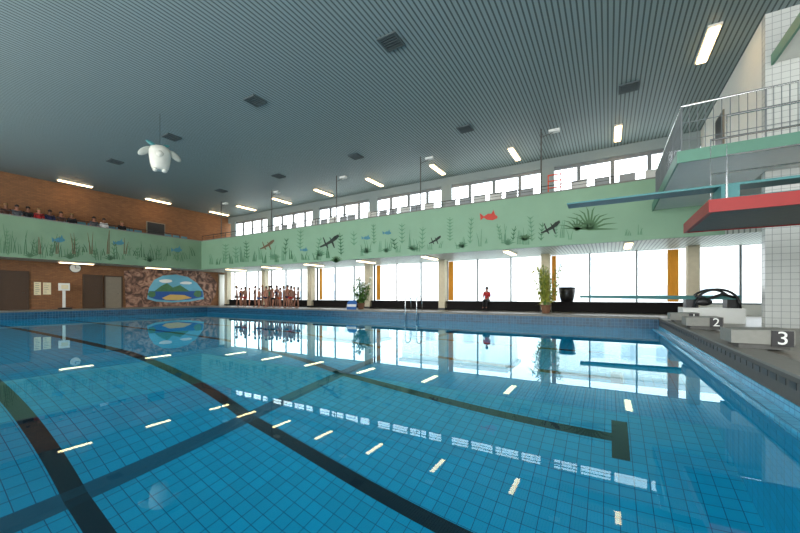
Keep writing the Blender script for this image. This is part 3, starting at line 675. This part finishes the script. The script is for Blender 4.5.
pp = [(HX+.06, 15.6, GF), (HX+.06, 14.3, GF), (HX+.06, 13.0, GF), (HX+.06, 11.7, GF), (HX+.06, 10.46, GF), (2.9, 10.46, GF), (4.1, 10.46, GF), (5.3, 10.46, GF)]
rg = bpy.data.objects.new('railing', None); COL.objects.link(rg); rg.parent = up
MB().tube([Vector(p)+Vector((0, 0, 1.1)) for p in pp], .024).build('top_rail', M['metal'], rg)
for z in (.3, .7): MB().tube([Vector(p)+Vector((0, 0, z)) for p in pp], .009, 6).build('mid_rail', M['railm'], rg)
for p in pp: MB().tube([p, Vector(p)+Vector((0, 0, 1.1))], .018, 6).build('post', M['railm'], rg)
q = MB()
for a, b in zip(pp, pp[1:]):
    for k in range(1, 10):
        c = Vector(a).lerp(Vector(b), k/10); q.tube([c, c+Vector((0, 0, 1.1))], .0075, 4)
q.build('baluster_bars', M['railm'], rg)
hp = thing('top_platform', 'green slab edge of the uppermost platform at top right corner', 'diving platform')
MB().box(3.55, 6.5, 10.6, 12.29, 7.0, 7.2).build('slab', M['white'], hp); MB().box(3.5, 6.5, 10.55, 10.6, 6.95, 7.22).build('fascia', M['gslab'], hp); MB().box(3.5, 3.55, 10.6, 12.29, 6.95, 7.22).build('fascia', M['gslab'], hp)
rp = thing('low_diving_platform', 'platform with red painted edge carrying the long teal diving board', 'diving platform')
MB().box(1.5, 4.9, 7.72, 9.88, 2.60, 2.79).build('slab', M['conc'], rp)
q = MB(); q.box(1.44, 1.5, 7.66, 9.94, 2.58, 2.79); q.box(1.5, 4.9, 7.66, 7.72, 2.58, 2.79); q.box(1.5, 4.9, 9.88, 9.94, 2.58, 2.79); q.build('red_edge', M['red'], rp)
MB().box(3.5, 4.4, 8.1, 9.5, DK, 2.60).build('pillar', M['wtile'], rp)
def board(name, label, x0, x1, yc, z, w_, th1, m):
    t = thing(name, label, 'diving board', (0, yc, 0))
    n = 8; vs = []
    for k in range(n+1):
        x = x0+(x1-x0)*k/n; th = th1*(.6+.4*min(1, k/n*1.6))
        vs += [(x, -w_/2, z-th), (x, w_/2, z-th), (x, w_/2, z), (x, -w_/2, z)]
    fs = [(0, 1, 2, 3), tuple(n*4+q for q in (3, 2, 1, 0))]
    for k in range(n):
        for e in range(4): fs.append((k*4+e, (k+1)*4+e, (k+1)*4+(e+1) % 4, k*4+(e+1) % 4))
    MB().add(vs, fs).build('board', m, t)
    return t
b3 = board('diving_board', 'long teal diving board jutting over the pool from the red edged platform', -.78, 4.5, 8.7, 3.22, .44, .045, M['teal'])
MB().box(1.75, 2.0, -.3, .3, 2.79, 3.175).build('fulcrum', M['teal'], b3); MB().box(4.1, 4.35, -.3, .3, 2.79, 3.175).build('rear_mount', M['teal'], b3)
MB().tube([(2.0, -.2, 2.95), (4.1, -.2, 2.95)], .03).build('frame_tube', M['teal'], b3); MB().tube([(2.0, .2, 2.95), (4.1, .2, 2.95)], .03).build('frame_tube', M['teal'], b3)
for yy in (-.65, .45):
    MB().tube([(1.75, yy, 2.79), (1.75, yy, 4.28), (4.6, yy, 4.28), (4.6, yy, 2.79)], .024).build('handrail', M['metal'], b3)
    MB().tube([(1.75, yy, 3.6), (4.6, yy, 3.6)], .014).build('mid_rail', M['metal'], b3)
b1 = board('diving_board', 'low teal springboard on white stand near the far right pool corner', -.85, 3.3, 14.0, 1.21, .5, .12, M['tealL'])
MB().box(1.95, 3.35, -.45, .45, DK, .84).build('plinth', M['white'], b1); MB().box(2.05, 2.35, -.25, .25, .84, 1.09).build('fulcrum', M['black'], b1); MB().box(3.0, 3.25, -.25, .25, .84, 1.09).build('rear_mount', M['black'], b1)
for yy in (-.38, .38):
    q = [(2.75-.5*math.cos(a), yy, .84+.55*math.sin(a)**.8) for a in [PI*k/14 for k in range(15)]]
    MB().tube(q, .035).build('handrail', M['black'], b1, True)
MB().tube([(2.25, -.38, 1.2), (2.55, -.3, 1.1), (2.85, -.38, 1.25), (3.15, -.36, 1.15)], .04).build('grab_bar', M['black'], b1, True)
MB().ell((2.45, -.36, 1.02), (.2, .06, .12)).build('wheel', M['black'], b1, True)
# ---------------------------------------------------------------- hanging figure
c = onX(160, 157, -15.0)
fg = thing('hanging_figure', 'white stuffed animal figure with drooping side flippers hanging from the ceiling', 'hanging decoration', (c.x, c.y, c.z), 1.13)
fg.scale = (.74, .74, .74)
MB().lathe([(.02, -.72), (.26, -.70), (.38, -.6), (.44, -.35), (.48, 0), (.5, .25), (.42, .46), (.24, .56), (.02, .6)], n=24, sy=.9).build('body', M['balloon'], fg, True)
for sx in (-1, 1):
    MB().ell((sx*.66, 0, .18), (.36, .09, .17), rot=Matrix.Rotation(sx*.75, 3, 'Y')).build('side_flipper', M['pink'], fg, True)
    MB().ell((sx*.2, -.1, -.72), (.13, .17, .11)).build('foot', M['balloon'], fg, True)
MB().ell((0, -.4, .05), (.17, .14, .16)).build('snout', M['balloon'], fg, True)
MB().ell((-.34, 0, .6), (.3, .06, .1), rot=Matrix.Rotation(.5, 3, 'Y')).build('bow', M['teal'], fg, True)
MB().ell((.24, 0, .62), (.2, .05, .07), rot=Matrix.Rotation(-.3, 3, 'Y')).build('bow', M['teal'], fg, True)
MB().tube([(0, 0, .58), (0, 0, (CE-c.z)/.74)], .008, 5).build('wire', M['dark'], fg)
# ---------------------------------------------------------------- outside + light
struct('floor_outside', MB().box(-110, 60, YW+.4, 120, -.6, -.5), M['outside'])
for i, (x0, x1, y, h) in enumerate(((-62, -38, 52, 7.5), (-28, -12, 48, 9), (-6, 14, 44, 8))):
    t = thing('outdoor_building', '%s pale low building beyond the windows, counted from the left' % ORD[i], 'building', (x0, y, -.5), 0, 'buildings outside')
    W = x1-x0; MB().box(0, W, 0, 8, 0, h).build('wall', M['b_wall'], t); MB().box(-.4, W+.4, -.4, 8.4, h, h+.5).build('roof', M['b_roof'], t)
    for zz in (1.2, 4.4):
        k = 1.2
        while k < W-2.2: MB().box(k, k+1.4, -.05, 0, zz, zz+1.6).build('window', M['b_win'], t); k += 3
wd = bpy.data.worlds.new('w'); SC.world = wd; wd.use_nodes = True; nt = wd.node_tree
bg = nt.nodes['Background']; bg.inputs['Strength'].default_value = 4.6
tc = nt.nodes.new('ShaderNodeTexCoord'); sp = nt.nodes.new('ShaderNodeSeparateXYZ'); nt.links.new(tc.outputs['Generated'], sp.inputs[0])
nt.links.new(mixc(nt, mth(nt, 'MULTIPLY', mth(nt, 'MAXIMUM', sp.outputs[2], 0), 1.2), (1, .98, .95, 1), (.76, .88, 1, 1)), bg.inputs['Color'])
def portal(x0, x1, z0, z1, y, sgn, portal=True, energy=0):
    l = bpy.data.lights.new('portal', 'AREA'); l.shape = 'RECTANGLE'; l.size = x1-x0; l.size_y = z1-z0
    if portal: l.cycles.is_portal = True
    else: l.energy = energy; l.color = (.98, .99, 1)
    o = bpy.data.objects.new('window_portal' if portal else 'added_fill_near_wall', l); COL.objects.link(o); o.location = ((x0+x1)/2, y, (z0+z1)/2); o.rotation_euler = (sgn*PI/2, 0, 0)
portal(XB, XR, .84, 3.36, YW+.35, -1); portal(XB, XR, UW0, UW1, YW+.35, -1)
portal(XB, XR, 1.0, 7.2, YN-.4, 1, False, 2000)  # added fill lamp behind the camera, brightens the hall beyond the sky light
